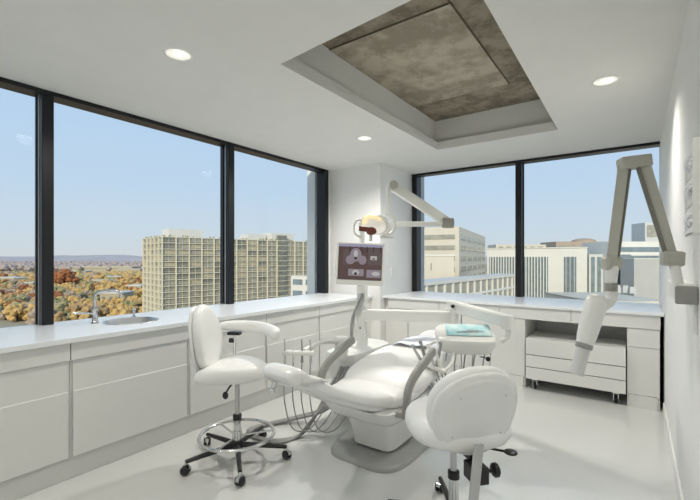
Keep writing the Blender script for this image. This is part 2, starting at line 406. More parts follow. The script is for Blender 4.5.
def cab2(a, b, label, split=False):
    o = E('base_cabinet', (0, 0, 0), 0, label, 'cabinet', 'white cabinets under the far worktop')
    bm = B(); t = .018
    bx(bm, a, a+t, YC2+.02, YF-.02, 0, .738); bx(bm, b-t, b, YC2+.02, YF-.02, 0, .738); bx(bm, a+t, b-t, YC2+.022, YF-.02, .12, .138); bx(bm, a+t, b-t, YF-.04, YF-.02, .138, .738)
    P('carcass', bm, 'cab', o)
    if split:
        P('fascia', bx(B(), a+.001, b-.002, YC2+.008, YC2+.02, .566, .738), 'cab', o, bev=.001)
        P('door', bx(B(), a+.001, b-.002, YC2, YC2+.019, .123, .562), 'cab', o, bev=.002)
    else: P('door', bx(B(), a+.002, b-.002, YC2, YC2+.019, .123, .736), 'cab', o, bev=.002)
    P('plinth', bx(B(), a+t, b-t, YC2+.004, YC2+.018, 0, .12), 'cab', o)
for (a, b), l_ in zip(xd, dn): cab2(a, b, l_)
cab2(-.069, .178, 'white cabinet column between the rolling drawers and the right wall', True)
tag(P('filler_panel', bx(B(), XC+.003, -2.615, YC2+.06, YC2+.08, 0, .866), 'cab'), 'narrow white filler panel where the far cabinets meet the corner column', 'panel')
tag(P('back_panel', bx(B(), -.968, -.073, 5.22, 5.24, 0, .735), 'cab'), 'white panel closing the back of the open bay behind the rolling drawers', 'panel')
# rolling drawer cabinet
pc = E('rolling_cabinet', (-.517, 4.56, 0), 0, 'wide white rolling cabinet with three drawers on casters in the open bay', 'rolling cabinet')
P('body', bx(B(), -.437, .437, .02, .5, .118, .548), 'cab', pc, bev=.003)
for z0, z1 in ((.378, .545), (.248, .370), (.120, .240)):
    P('drawer', bx(B(), -.439, .439, -.003, .018, z0, z1), 'cab', pc, bev=.003)
bm = B()
for z in (.374, .244): bx(bm, -.436, .436, .012, .021, z-.004, z+.004)
P('finger_groove', bm, 'gap', pc)
for sx_ in (-.36, .36):
    for sy_ in (.07, .43):
        c = P('caster', lathe(B(), [(.012, -.012), (.03, -.012), (.036, -.006), (.036, .006), (.03, .012), (.012, .012)], c=(sx_, sy_, .036), axis=(1, .3, 0)), 'black', pc, sm=True)
        bm = B(); bx(bm, sx_-.022, sx_-.016, sy_-.02, sy_+.02, .03, .1); bx(bm, sx_+.016, sx_+.022, sy_-.02, sy_+.02, .03, .1); bx(bm, sx_-.03, sx_+.03, sy_-.03, sy_+.03, .1, .117)
        P('caster_fork', bm, 'steel', pc)
# column outlet
tag(P('wall_outlet', bx(B(), XC, XC+.008, 4.80, 4.88, 1.15, 1.27), 'wall', bev=.002), 'small white outlet plate on the corner column beside the monitor', 'outlet')

# ------------------------------------------------------------------ stools
def caster(o, x, y, a):
    ax = Vector((math.cos(a), math.sin(a), 0)); bm = B()
    for s in (-1, 1): lathe(bm, [(0, -.009), (.024, -.009), (.029, -.004), (.029, .004), (.024, .009), (0, .009)], c=Vector((x, y, .029))+ax*s*.015, axis=ax)
    c = P('caster', bm, 'black', o, sm=True)
    bm = B(); lathe(bm, [(.034, -.012), (.034, .012)], c=(x, y, .032), axis=ax, seg=20)
    bmesh.ops.delete(bm, geom=[v for v in bm.verts if v.co.z < .034], context='VERTS')
    cyl(bm, (x, y, .05), (x, y, .085), .008)
    P('caster_hood', bm, 'steel', c, sm=True)
def stool_base(o, ph, foot_ring=True, hub=.10, seat_z=.52, R_=.31):
    for k in range(5):
        a = ph+k*2*PI/5; x, y = R_*math.cos(a), R_*math.sin(a)
        bm = B(); tube(bm, [(.02*math.cos(a), .02*math.sin(a), hub), (.15*math.cos(a), .15*math.sin(a), hub-.005), (x, y, .082)], lambda t: .021-.008*t, 10)
        P('base_arm', bm, 'black', o, sm=True); caster(o, x, y, a+.9)
    P('hub', lathe(B(), [(0, .07), (.035, .07), (.042, .085), (.042, .12), (.03, .135), (0, .135)]), 'black', o, sm=True)
    P('column', lathe(B(), [(0, .13), (.025, .13), (.025, .30), (0, .30)]), 'steel', o, sm=True)
    P('collar', lathe(B(), [(0, .275), (.030, .275), (.030, .31), (.02, .315), (0, .315)]), 'black', o, sm=True)
    P('gas_piston', lathe(B(), [(0, .3), (.0165, .3), (.0165, seat_z), (0, seat_z)]), 'satin', o, sm=True)
def seat_def(x, y, z, tz): return (x, y, tz+z)
# stool 1
s1 = E('dental_stool', (-2.262, 1.812, 0), math.radians(28), 'white stool with chrome foot ring and curved armrest beside the left cabinets', 'stool')
stool_base(s1, math.radians(-108-28), seat_z=.565, R_=.345)
P('foot_ring', tube(B(), [(.252*math.cos(t*PI/8), .252*math.sin(t*PI/8), .172) for t in range(16)], .0115, 10, closed=True, k=3), 'steel', s1, sm=True)
bm = B()
for k in range(3):
    a = k*2*PI/3+.4; tube(bm, [(.02*math.cos(a), .02*math.sin(a), .16), (.248*math.cos(a), .248*math.sin(a), .172)], .007, 8, sm=False)
P('ring_spoke', bm, 'steel', s1, sm=True)
P('ring_collar', lathe(B(), [(.0, .15), (.034, .15), (.034, .2), (0, .2)]), 'steel', s1, sm=True)
ol = se(.25, .21, 2.4, 48, lambda x, y: (x, y*(1-.30*(x/.25))))
P('seat', pad(B(), ol, .12, lambda x, y, z: (x-.025, y, .565+z-.04*(1 if x < 0 else 0)*(x/.25)**2-.02*(x/.25)**2 if z > .05 else .565+z-.03*(1 if x < 0 else 0)*(x/.25)**2)), 'uph', s1, sm=True)
P('seat_plate', bx(B(), -.09, .09, -.06, .06, .545, .566), 'black', s1, bev=.004)
bm = B(); tube(bm, [(.0, -.05, .55), (-.01, -.11, .53), (-.02, -.14, .50)], .006, 8); sph(bm, (-.02, -.145, .49), .02, (1, .6, 1.3))
P('height_lever', bm, 'black', s1, sm=True)
tl = Matrix.Translation((-.268, 0, .84)) @ Matrix.Rotation(math.radians(82), 4, 'Y') @ Matrix.Rotation(PI/2, 4, 'Z')
bo = se(.165, .23, 2.2, 48, lambda x, y: (x*(1-.16*y/.23), y))
P('backrest', pad(B(), bo, .075, lambda x, y, z: (x, y, z+.9*x*x)), 'uph', s1, sm=True).matrix_local = tl
P('back_shell', pad(B(), se(.16, .225, 2.2, 48, lambda x, y: (x*(1-.16*y/.225), y)), .03, lambda x, y, z: (x, y, z-.028+.9*x*x)), 'uph2', s1, sm=True).matrix_local = tl
P('back_bracket', tube(B(), [(-.08, 0, .55), (-.2, 0, .54), (-.28, 0, .58), (-.285, 0, .70), (-.27, 0, .80)], .015, 10), 'satin', s1, sm=True)
# armrest on the far side
P('arm_post', tube(B(), [(-.10, .12, .555), (-.12, .22, .56), (-.13, .25, .62), (-.13, .25, .815)], .011, 10), 'steel', s1, sm=True)
bm = B(); box(bm, (-.13, .25, .825), (.10, .05, .022)); cyl(bm, (-.17, .25, .77), (-.13, .25, .77), .018)
P('arm_clamp', bm, 'black', s1, bev=.004)
arc = [(-.24, .20, .885), (-.14, .245, .885), (-.02, .265, .88), (.11, .235, .87), (.215, .16, .855), (.25, .09, .845)]
bm = B()
A_ = smooth_path(arc, 8); rings = []
for i, p in enumerate(A_):
    t = (A_[min(len(A_)-1, i+1)]-A_[max(0, i-1)]).normalized(); s_ = Vector((0, 0, 1)).cross(t).normalized(); u_ = t.cross(s_)
    f_ = math.sqrt(max(.02, 1-abs(2*i/(len(A_)-1)-1)**6)); hw = .036+.014*i/(len(A_)-1)
    rings.append([bm.verts.new(p+s_*x*f_*.75+u_*y*f_) for x, y in se(hw, hw, 2.6, 20)])
for a, b in zip(rings, rings[1:]):
    for j in range(20): bm.faces.new((a[j], a[(j+1) % 20], b[(j+1) % 20], b[j]))
bm.faces.new(rings[0]); bm.faces.new(rings[-1])
P('armrest', bm, 'uph', s1, sm=True)
# stool 2
s2 = E('dental_stool', (-.76, 1.976, 0), math.radians(138), 'white stool seen from behind with a large round backrest, in the right foreground', 'stool')
stool_base(s2, math.radians(-14), seat_z=.52, R_=.345)
ol = se(.26, .25, 2.3, 48, lambda x, y: (x, y*(1-.12*(x/.26))))
P('seat', pad(B(), ol, .115, lambda x, y, z: (x, y, .515+z)), 'uph', s2, sm=True)
P('seat_plate', bx(B(), -.12, .12, -.07, .07, .495, .52), 'uph2', s2, bev=.004)
tl = Matrix.Translation((-.255, 0.01, .70)) @ Matrix.Rotation(math.radians(74), 4, 'Y') @ Matrix.Rotation(PI/2, 4, 'Z')
P('backrest', pad(B(), se(.215, .215, 2.15, 48), .075, lambda x, y, z: (x, y, z+.9*x*x)), 'uph', s2, sm=True).matrix_local = tl
PR = [(0, 0), (.5, 0), (.52, -.15), (.55, -.15), (.57, 0), (.74, 0), (.76, -.18), (.79, -.18), (.81, 0), (.93, .05), (1, .4), (1, .7), (.9, 1), (0, 1)]
P('back_shell', pad(B(), se(.212, .212, 2.15, 48), .032, lambda x, y, z: (x, y, z-.03+.9*x*x), prof=[(0, 0), (.84, 0), (.88, .04), (.9, .25), (.97, .3), (1, .6), (1, .8), (.9, 1), (0, 1)]), 'uph2', s2, sm=True).matrix_local = tl
for (x, y) in ((.11, .1), (-.11, .1), (.12, -.1), (-.12, -.1)): P('shell_screw', sph(B(), (x, y, -.031+.9*x*x), .004, seg=8), 'satin', s2, sm=True).matrix_local = tl
P('back_bar', beam(B(), (-.30, .06, .33), (-.33, .05, .60), .012, .045, side=(1, 0, 0)), 'satin', s2, bev=.003)
bm = B(); bx(bm, -.30, -.20, -.02, .055, .40, .475); bx(bm, -.22, -.05, -.03, .03, .465, .50)
P('bracket', bm, 'black', s2, bev=.006)
bm = B(); cyl(bm, (-.26, -.01, .44), (-.26, -.065, .44), .008); lathe(bm, [(0, 0), (.026, 0), (.032, .006), (.032, .02), (.02, .028), (0, .028)], c=(-.26, -.06, .44), axis=(0, -1, 0), seg=10)
P('knob', bm, 'black', s2, sm=True)
bm = B(); tube(bm, [(-.12, -.05, .492), (-.17, -.13, .485), (-.20, -.17, .485)], .006, 8); sph(bm, (-.21, -.185, .485), .035, (.9, .9, .3))
P('height_lever', bm, 'black', s2, sm=True)

# ------------------------------------------------------------------ patient chair
dc = E('dental_chair', (-1.5, 2.4, 0), 0, 'white reclined dental patient chair on a grey floor plate in the middle of the room', 'dental chair')
def L(x, y, z): return (x+1.5, y-2.4, z)
bm = B()
po = se(.30, .46, 4.5, 56)
pad(bm, po, .035, lambda x, y, z: (x-.045, y+.275, z), prof=[(0, 0), (1, 0), (1, .5), (.97, 1), (.9, 1.1), (0, 1.1)])
P('floor_plate', bm, 'plate', dc, sm=True)
secs = [(.055, -1.71, -1.375, 2.40, 2.95), (.15, -1.72, -1.37, 2.385, 2.95), (.29, -1.75, -1.33, 2.34, 2.95), (.31, -1.77, -1.27, 2.22, 2.95), (.345, -1.78, -1.25, 2.17, 2.94), (.43, -1.79, -1.21, 2.10, 2.92)]
bm = B(); rings = []
for z, x0, x1, y0, y1 in secs:
    rings.append([bm.verts.new(((x0+x1)/2+1.5+x, (y0+y1)/2-2.4+y, z)) for x, y in se((x1-x0)/2, (y1-y0)/2, 7, 48)])
for a, b in zip(rings, rings[1:]):
    for j in range(48): bm.faces.new((a[j], a[(j+1) % 48], b[(j+1) % 48], b[j]))
bm.faces.new(rings[0]); bm.faces.new(rings[-1])
P('pedestal', bm, 'uph2', dc, sm=True)
P('pedestal_slot', bx(B(), -.085, .02, -.045, .0, .255, .268), 'black', dc)
P('pedestal_seam', bx(B(), -.22, -.02, -.225, -.15, .355, .360), 'gap', dc)
P('leg_rest', loft(B(), [(0, -.80, .728, .09, .02), (0, -.75, .712, .125, .036), (0, -.62, .645, .13, .036), (0, -.45, .565, .15, .038), (0, -.30, .51, .195, .045), (0, -.16, .48, .235, .05), (0, -.11, .47, .215, .035)]), 'uph', dc, sm=True)
P('leg_rest_shell', loft(B(), [(0, -.74, .675, .07, .015), (0, -.62, .61, .10, .02), (0, -.45, .53, .13, .028), (0, -.28, .465, .18, .035), (0, -.10, .425, .22, .04)]), 'uph2', dc, sm=True)
P('seat', loft(B(), [(0, -.20, .455, .20, .03), (0, -.12, .465, .27, .05), (0, .05, .475, .29, .06), (0, .22, .49, .29, .06), (0, .30, .50, .27, .05)]), 'uph', dc, sm=True)
P('backrest', loft(B(), [(0, -.03, .465, .26, .05), (0, .14, .525, .31, .065), (0, .45, .565, .325, .065), (0, .68, .59, .30, .065), (0, .86, .61, .23, .055), (0, .92, .615, .18, .035)]), 'uph', dc, sm=True)
P('backrest_shell', loft(B(), [(0, .10, .43, .22, .04), (0, .40, .49, .27, .06), (0, .70, .525, .25, .06), (0, .86, .56, .16, .03)]), 'uph2', dc, sm=True)
hr = P('headrest', loft(B(), [(0, .93, .64, .10, .025), (0, .98, .655, .14, .045), (0, 1.12, .675, .14, .045), (0, 1.18, .685, .10, .03)]), 'uph', dc, sm=True)
# toe piece
toe = P('toe_guard', loft(B(), [(-.02, -.925, .765, .09, .03), (-.02, -.91, .775, .12, .048), (-.02, -.87, .782, .14, .05), (-.01, -.82, .765, .15, .028), (0, -.76, .752, .155, .013), (0, -.70, .727, .14, .008)]), 'uph2', dc, sm=True)
bm = B(); cyl(bm, (-.06, -.90, .745), (-.07, -.91, .71), .014); sph(bm, (-.07, -.915, .70), .018)
P('foot_joystick', bm, 'steel', toe, sm=True)
for sgn, nm_ in ((1, 'r'), (-1, 'l')):
    X = .345*sgn
    bm = B(); pts = [(X*.95, -.17, .42), (X, -.18, .49), (X, -.16, .57), (X, -.08, .64), (X, .08, .70), (X, .22, .745)]
    A_ = smooth_path(pts, 6); rings = []
    for i, p in enumerate(A_):
        t = (A_[min(len(A_)-1, i+1)]-A_[max(0, i-1)]).normalized(); s_ = Vector((1, 0, 0)); s_ = (s_-t*s_.dot(t)).normalized(); u_ = s_.cross(t)
        rings.append([bm.verts.new(p+s_*x+u_*y) for x, y in se(.020, .032, 3, 16)])
    for a, b in zip(rings, rings[1:]):
        for j in range(16): bm.faces.new((a[j], a[(j+1) % 16], b[(j+1) % 16], b[j]))
    bm.faces.new(rings[0]); bm.faces.new(rings[-1])
    P('armrest', bm, 'greyarm', dc, sm=True)
    P('armrest_mount', bx(B(), min(X*.78, X*.98), max(X*.78, X*.98), -.2, -.1, .40, .44), 'greyarm', dc, bev=.008)
# paper cover
bm = B()
bmesh.ops.create_grid(bm, x_segments=10, y_segments=10, size=.5)
for v in bm.verts:
    x, y = v.co.x*.42, v.co.y*.34+.78; v.co = (x, y, .672+.06*(y-.6)+.006*math.sin(x*25+y*9)+.004*math.sin(y*31)-max(0, abs(x)-.15)*.5)
so_ = P('paper_cover', bm, 'cloth', None, sm=True); so_.location = (-1.5, 2.4, .004)
md = so_.modifiers.new('s', 'SOLIDIFY'); md.thickness = .003
tag(so_, 'pale lilac paper cover spread over the head end of the patient chair', 'paper cover')

# ------------------------------------------------------------------ treatment unit beside the chair
PX, PY = -2.05, 3.06
un = E('treatment_unit', (PX, PY, 0), 0, 'white treatment console left of the patient chair with post, beam and lamp pole', 'dental unit')
def U(x, y, z): return (x-PX, y-PY, z)
bm = B(); rings = []
for z, x0, x1, y0, y1 in ((.012, -2.25, -1.86, 2.85, 3.35), (.30, -2.25, -1.88, 2.80, 3.36), (.50, -2.24, -1.90, 2.68, 3.38), (.585, -2.23, -1.91, 2.70, 3.38), (.605, -2.19, -1.95, 2.76, 3.34)):
    rings.append([bm.verts.new(U((x0+x1)/2+x, (y0+y1)/2+y, z)) for x, y in se((x1-x0)/2, (y1-y0)/2, 5, 40)])
for a, b in zip(rings, rings[1:]):
    for j in range(40): bm.faces.new((a[j], a[(j+1) % 40], b[(j+1) % 40], b[j]))
bm.faces.new(rings[0]); bm.faces.new(rings[-1])
P('console', bm, 'cream', un, sm=True)
P('console_foot', bx(B(), -.18, .17, -.2, .28, 0, .0125), 'plate', un)
P('post', bx(B(), -.045, .045, -.03, .03, .60, 1.18), 'cream', un, bev=.012)
P('post_port', lathe(B(), [(0, 0), (.008, 0), (.008, .004), (0, .004)], c=(0, -.031, .76), axis=(0, -1, 0)), 'black', un)
P('lamp_pole', cyl(B(), (.0, 0, 1.17), (.0, 0, 1.70), .022), 'cream', un, sm=True)
P('unit_cable', tube(B(), [(.03, -.05, 1.12), (.03, -.055, 1.05), (-.01, -.06, .97), (-.05, -.07, .88), (-.065, -.08, .78), (-.06, -.09, .64)], .011, 8), 'hose', un, sm=True)
P('unit_cable', tube(B(), [(.05, -.05, 1.10), (.05, -.055, 1.0), (.0, -.06, .93), (-.045, -.06, .85), (-.05, -.07, .74), (-.05, -.09, .64)], .007, 8), 'satin', un, sm=True)
# beam to the tray arm
be = U(-1.30, 3.37, .885)
P('beam', beam(B(), (.02, -.03, .885), (be[0], be[1], .885), .07, .10), 'cream', un, bev=.015)
P('beam_joint', cyl(B(), (be[0], be[1], .83), (be[0], be[1], .96), .045), 'cream', un, sm=True)
ta = Vector(U(-1.36, 3.39, .985)); tb = Vector(U(-.80, 3.20, .915))
P('tray_arm', beam(B(), ta, tb, .07, .10), 'cream', un, bev=.02)
P('tray_arm_bolt', cyl(B(), ta+Vector((.08, -.09, -.0)), ta+Vector((.078, -.062, 0)), .014), 'black', un)
bm = B(); cyl(bm, tb+Vector((0, 0, -.06)), tb+Vector((0, 0, .045)), .045); tube(bm, [tuple(tb+Vector((0, 0, -.06))), tuple(tb+Vector((.0, -.0, -.12))), tuple(tb+Vector((-.05, -.02, -.16)))], .02)
P('tray_swivel', bm, 'cream', un, sm=True)
# tray head
tcx, tcy, tz = -1.10, 3.08, .705
tm = E('x', U(0, 0, 0)); bpy.data.objects.remove(tm)
rot = Matrix.Translation(U(tcx, tcy, tz)) @ Matrix.Rotation(TH-.15, 4, 'Z') @ Matrix.Rotation(math.radians(14), 4, 'X')
P('tray_console', pad(B(), se(.225, .17, 4, 48), .12, prof=[(0, 0), (.8, 0), (.9, .1), (.97, .4), (1, .75), (.985, .93), (.95, 1), (0, 1)], mtx=rot), 'cream', un, sm=True)
P('tray_handle', tube(B(), [rot @ Vector(p) for p in ((-.21, .02, .03), (-.27, -.02, .01), (-.275, -.11, .0), (-.2, -.15, .02))], .011, 8), 'cream', un, sm=True)
for i in range(5):
    x = -.14+i*.07
    bm = B(); tube(bm, [rot @ Vector(p) for p in ((x, -.10, .0), (x-.012, -.11, -.12), (x, -.10, -.25), (x+.02, -.05, -.32), (x+.04, .0, -.30))], .0055, 8)
    P('hanging_hose', bm, 'hose', un, sm=True)
bm = B()
for x in (.06, .19): tube(bm, [rot @ Vector(p) for p in ((x, -.06, .0), (x, -.06, -.2))], .005, 8, sm=False)
tube(bm, [rot @ Vector(p) for p in ((.06, -.06, -.2), (.19, -.06, -.2))], .006, 8, sm=False)
P('hose_guard', bm, 'satin', un, sm=True)
bm = B(); lathe(bm, [(0, 0), (.012, 0), (.018, .006), (.018, .018), (0, .02)], c=rot @ Vector((.16, -.13, -.03)), axis=(.3, -1, 0), seg=8); tube(bm, [rot @ Vector((.1, -.12, -.02)), rot @ Vector((.16, -.13, -.03))], .004, 6, sm=False)
P('knob', bm, 'black', un, sm=True)
# handpieces stand in a holder along the left front of the tray head
def at3(u, v, d): x, y = ud(u, d); return Vector((x-PX, y-PY, EYE-(v-258)*d/F))
P('instrument_holder', beam(B(), at3(419, 361, 2.95), at3(446, 372, 2.85), .06, .025), 'cream', un, bev=.006)
P('holder_arm', tube(B(), [at3(446, 370, 2.87), at3(452, 362, 2.95), at3(455, 345, 3.05)], .014, 8), 'cream', un, sm=True)
for i, (tu, tv, bu, bv) in enumerate(((413, 347, 424, 366), (421, 343, 427, 366), (429, 346, 434, 370), (441, 344, 436, 368), (436, 352, 442, 374))):
    bm = B(); dd = 2.95-.02*i; base = at3(bu, bv, dd); tip = at3(tu, tv, dd)
    tube(bm, [base, base.lerp(tip, .6), tip], lambda t: .015-.006*t, 10, sm=False)
    lathe(bm, [(0, 0), (.013, 0), (.013, .02), (0, .022)], c=tip-Vector((0, 0, .004)), axis=(-.6, .2, 1))
    h = P('handpiece', bm, ('satin', 'hose', 'cream', 'hose', 'cream')[i], un, sm=True)
    P('handpiece_hose', tube(B(), [base, base+Vector((.02, .02, -.10)), base+Vector((.05, .05, -.22)), base+Vector((.12, .12, -.28)), base+Vector((.18, .20, -.18))], .005, 8), 'hose', h, sm=True)
# assistant arm, holder and hoses
hub = U(-1.99, 2.66, .70)
bm = B(); lathe(bm, [(0, -.14), (.045, -.14), (.06, -.05), (.055, .0), (.06, .02), (.05, .045), (0, .05)], c=hub)
tube(bm, [(hub[0], hub[1], .58), (hub[0]-.01, hub[1]+.15, .54), (hub[0]-.02, hub[1]+.25, .54)], .035)
P('assistant_hub', bm, 'cream', un, sm=True)
ae = U(-2.03, 2.14, .70)
P('assistant_arm', tube(B(), [hub, (hub[0]-.03, hub[1]-.2, .735), (ae[0]+.02, ae[1]+.08, .71)], .018, 10), 'cream', un, sm=True)
ah = P('assistant_holder', beam(B(), (ae[0]-.10, ae[1]-.02, .70), (ae[0]+.10, ae[1]+.10, .70), .06, .03), 'cream', un, bev=.008)
for i in range(4):
    x = ae[0]-.085+i*.055; y = ae[1]-.01+i*.033
    bm = B(); tube(bm, [(x, y, .64), (x, y, .72), (x-.005, y, .80)], lambda t: .009-.004*t, 8); lathe(bm, [(0, 0), (.012, 0), (.008, .03), (0, .03)], c=(x, y, .63))
    h = P('suction_tip', bm, ('satin', 'cream', 'hose', 'satin')[i], un, sm=True)
    P('suction_hose', tube(B(), [(x, y, .64), (x, y-.01, .5), (x+.01, y-.01, .32), (x+.05, y+.03, .14), (x+.14, y+.12, .13), (x+.2, y+.25, .28)], .0045, 8), 'hose', h, sm=True)
def gfl(u, v, z=.016):
    d = F*(EYE-z)/(v-258); x, y = ud(u, d); return (x-PX, y-PY, z)
for i in range(3):
    k_ = i*2.2
    P('floor_hose', tube(B(), [(.04+.03*i, -.36, .50), (.0+.03*i, -.52, .30), gfl(314-k_, 418+k_, .12), gfl(300-k_, 435+k_*.6), gfl(276, 440+k_*.6), gfl(258-k_, 437), gfl(252-k_, 430), gfl(262, 426-k_*.4), gfl(290, 420-k_*.5, .03), (-.05-.02*i, -.44+.03*i, .14), (-.03-.03*i, -.30, .34)], .0125-.002*i, 8), 'hose', un, sm=True)

# blue sterile paper on the tray
bm = B()
bmesh.ops.create_grid(bm, x_segments=8, y_segments=8, size=.5)
for v in bm.verts: v.co = (v.co.x*.34, v.co.y*.21, .003+.004*math.sin(v.co.x*11)*math.sin(v.co.y*9+1)+.003)
o = P('tray_paper', bm, 'teal', None, sm=True); pw = Matrix.Translation((PX, PY, 0)) @ rot @ Matrix.Translation((.03, .03, .12)); o.matrix_world = pw
md = o.modifiers.new('s', 'SOLIDIFY'); md.thickness = .002; md.offset = 1
tag(o, 'crumpled teal sterile paper lying on the instrument tray', 'paper')
bm = B(); mt_ = Matrix.Translation((PX, PY, 0)) @ rot
for i in range(3): tube(bm, [mt_ @ Vector((-.06+.04*i, -.03+.02*i, .135)), mt_ @ Vector((.06+.04*i, -.03+.012*i, .135))], .004, 6, sm=False)
for k_ in range(0): pass
tag(P('dental_probe', bm, 'steel', sm=True), 'thin steel dental probes lying on the teal tray paper', 'instrument')

# monitor
md_ = 3.50
mx_, my_ = ud(360, md_); mzc = EYE-(263.5-258)*md_/F
mo = E('monitor', (mx_, my_, mzc-.0), TH-.05, 'flat white monitor showing dental x-ray pictures on the treatment post', 'monitor')
mo.rotation_euler = (math.radians(-4), math.radians(2.5), TH-.03)
P('bezel', bx(B(), -.212, .212, 0, .035, -.19, .185), 'cream', mo, bev=.008)
P('screen', bx(B(), -.192, .192, -.002, .001, -.145, .168), mat('screen_dark', (.05, .03, .03), .2, emit=(.055, .035, .033), es=1), mo)
def dm(n_, c): return mat(n_, (.02, .02, .02), .2, emit=c, es=1)
sg = dm('xray_grey', (.22, .19, .215)); sl = dm('xray_light', (.42, .40, .40)); sb = dm('xray_bar', (.27, .27, .38)); sd_ = dm('xray_black', (.012, .01, .01)); sm_ = dm('xray_mid', (.09, .065, .065))
bm = B(); bx(bm, -.192, .192, -.0035, -.002, .145, .168); P('menu_bar', bm, sb, mo)
P('picture_panel', bx(B(), -.15, -.10, -.0035, -.002, -.02, .12), sm_, mo); P('picture_panel', bx(B(), .07, .185, -.0035, -.002, -.01, .135), sm_, mo)
def ell(bm, x, z, a, b, y=-.004): lathe(bm, [(0, 0), (1, 0), (1, .001), (0, .001)], c=(x, y, z), axis=(0, -1, 0), sx=a, sy=b)
bm = B(); ell(bm, -.04, .075, .05, .06); ell(bm, -.085, .03, .04, .04); ell(bm, .02, .03, .035, .04); bx(bm, -.10, .035, -.0045, -.0035, -.085-.025, -.03-.02); bx(bm, .06, .185, -.0045, -.0035, -.12, -.052)
P('skull_picture', bm, sg, mo)
for a_ in ((-.04, .085, .018, .03), (-.035, -.08, .03, .022), (.14, -.085, .035, .018)):
    bm = B(); ell(bm, *a_, -.0052); P('tooth_picture', bm, sl, mo)
P('tooth_picture', bx(B(), .09, .145, -.006, -.005, .035, .068), sl, mo)
bm = B(); ell(bm, -.04, .045, .012, .012, -.0065); ell(bm, -.035, -.09, .014, .012, -.0065); bx(bm, .105, .13, -.007, -.006, .04, .05)
for x in (-.095, -.045, 0, .055, .11, .17): bx(bm, x, x+.006, -.0045, -.0035, .10, .15)
P('dark_mark', bm, sd_, mo)
P('stand_neck', bx(B(), -.03, .03, .035, .10, -.09, .04), 'cream', mo, bev=.006)
bm = B(); bx(bm, -.02, .045, .0, .04, -.26, -.19); P('lower_neck', bm, 'cream', mo, bev=.006)

# operating lamp
lamp = E('operating_lamp', (PX, PY, 1.70), 0, 'cream overhead operating lamp with jointed arms and a lit reflector head', 'operating lamp')
def at(u, v, d): x, y = ud(u, d); return Vector((x-PX, y-PY, EYE-(v-258)*d/F-1.70))
j0 = Vector((0, 0, .0)); j1 = at(450, 224, 3.55); j2 = at(394, 186, 3.45); j2.z = at(394, 187, 3.45).z
P('pivot', lathe(B(), [(0, -.02), (.035, -.02), (.035, .03), (0, .03)], c=j0), 'cream', lamp, sm=True)
P('lower_arm', beam(B(), j0+Vector((0, 0, .01)), at(447, 224, 3.55),   .04, .045), 'cream', lamp, bev=.006)
P('upper_arm', beam(B(), j1, j2, .055, .085), 'cream', lamp, bev=.01)
bm = B(); cyl(bm, at(443, 223, 3.5), at(453, 223, 3.5), .045); P('elbow_joint', bm, 'greyarm', lamp, sm=True)
P('shoulder_joint', cyl(B(), j2+Vector((.03, -.06, .01)), j2+Vector((-.02, .04, .01)), .036), 'beige', lamp, sm=True)
d1 = at(388.5, 187, 3.42)
P('drop_tube', tube(B(), [j2, d1, at(388, 204, 3.42), at(388, 215, 3.42)], lambda t: .027 if t < .6 else .018, 12, sm=False), 'cream', lamp, sm=True)
P('yoke', tube(B(), [at(388, 214, 3.42), at(393, 218, 3.42), at(395, 226, 3.38), at(392, 233, 3.34), at(385, 236, 3.3)], .014, 10), 'cream', lamp, sm=True)
hc = at(374, 225, 3.25)
ax = (Vector((-.1, -.75, -.62))).normalized()
q = Vector((0, 0, 1)).rotation_difference(ax)
def H(x, y, z): return hc+q @ Vector((x, y, z))
WS = 1 if (q @ Vector((0, 1, 0))).z > 0 else -1
hsh = B(); N_ = 40; rings = []
lathe(hsh, [(.0, -.085), (.05, -.08), (.10, -.055), (.13, -.02), (.138, .0), (.128, .002), (.10, -.035), (.05, -.06), (0, -.065)], c=hc, axis=ax, seg=40, sx=1.05, sy=.72)
P('lamp_shell', hsh, 'cream', lamp, sm=True)
P('warm_rim', tube(B(), [H(.10*math.cos(t)*1.0, .082*math.sin(t)*1.0, -.004) for t in [PI*(.12+.76*k/8)*WS for k in range(9)]], .018, 10), 'lamp_y', lamp, sm=True)
P('reflector', lathe(B(), [(.0, -.062), (.05, -.055), (.095, -.032), (.12, -.006), (.122, .0), (.0, -.06)], c=hc+ax*.004, axis=ax, seg=40, sx=1.0, sy=.70), mat('lamp_glass', (.85, .83, .78), .2, emit=(1, .93, .82), es=.25), lamp, sm=True)
P('bulb_shield', lathe(B(), [(0, 0), (.04, 0), (.048, .012), (.03, .035), (0, .04)], c=at(372, 230, 3.12), axis=ax, sx=1.1, sy=.75), 'brown', lamp, sm=True)
P('shield_stem', tube(B(), [at(359, 228.5, 3.1), at(372, 230, 3.1)], .02, 10, sm=False), 'brown', lamp, sm=True)
P('handle', tube(B(), [at(361, 220, 3.15), at(356, 221, 3.1), at(353.5, 227, 3.08), at(355, 234, 3.06), at(362, 237.5, 3.06)], .010, 10), 'cream', lamp, sm=True)
P('handle', tube(B(), [at(384, 222, 3.2), at(389, 226, 3.16), at(388, 233, 3.1), at(380, 237, 3.06), at(393, 237.5, 3.1)], .009, 10), 'cream', lamp, sm=True)
P('light_socket', tube(B(), [at(371, 234, 3.14), at(370.5, 241, 3.12)], .013, 10, sm=False), 'cream', lamp, sm=True)

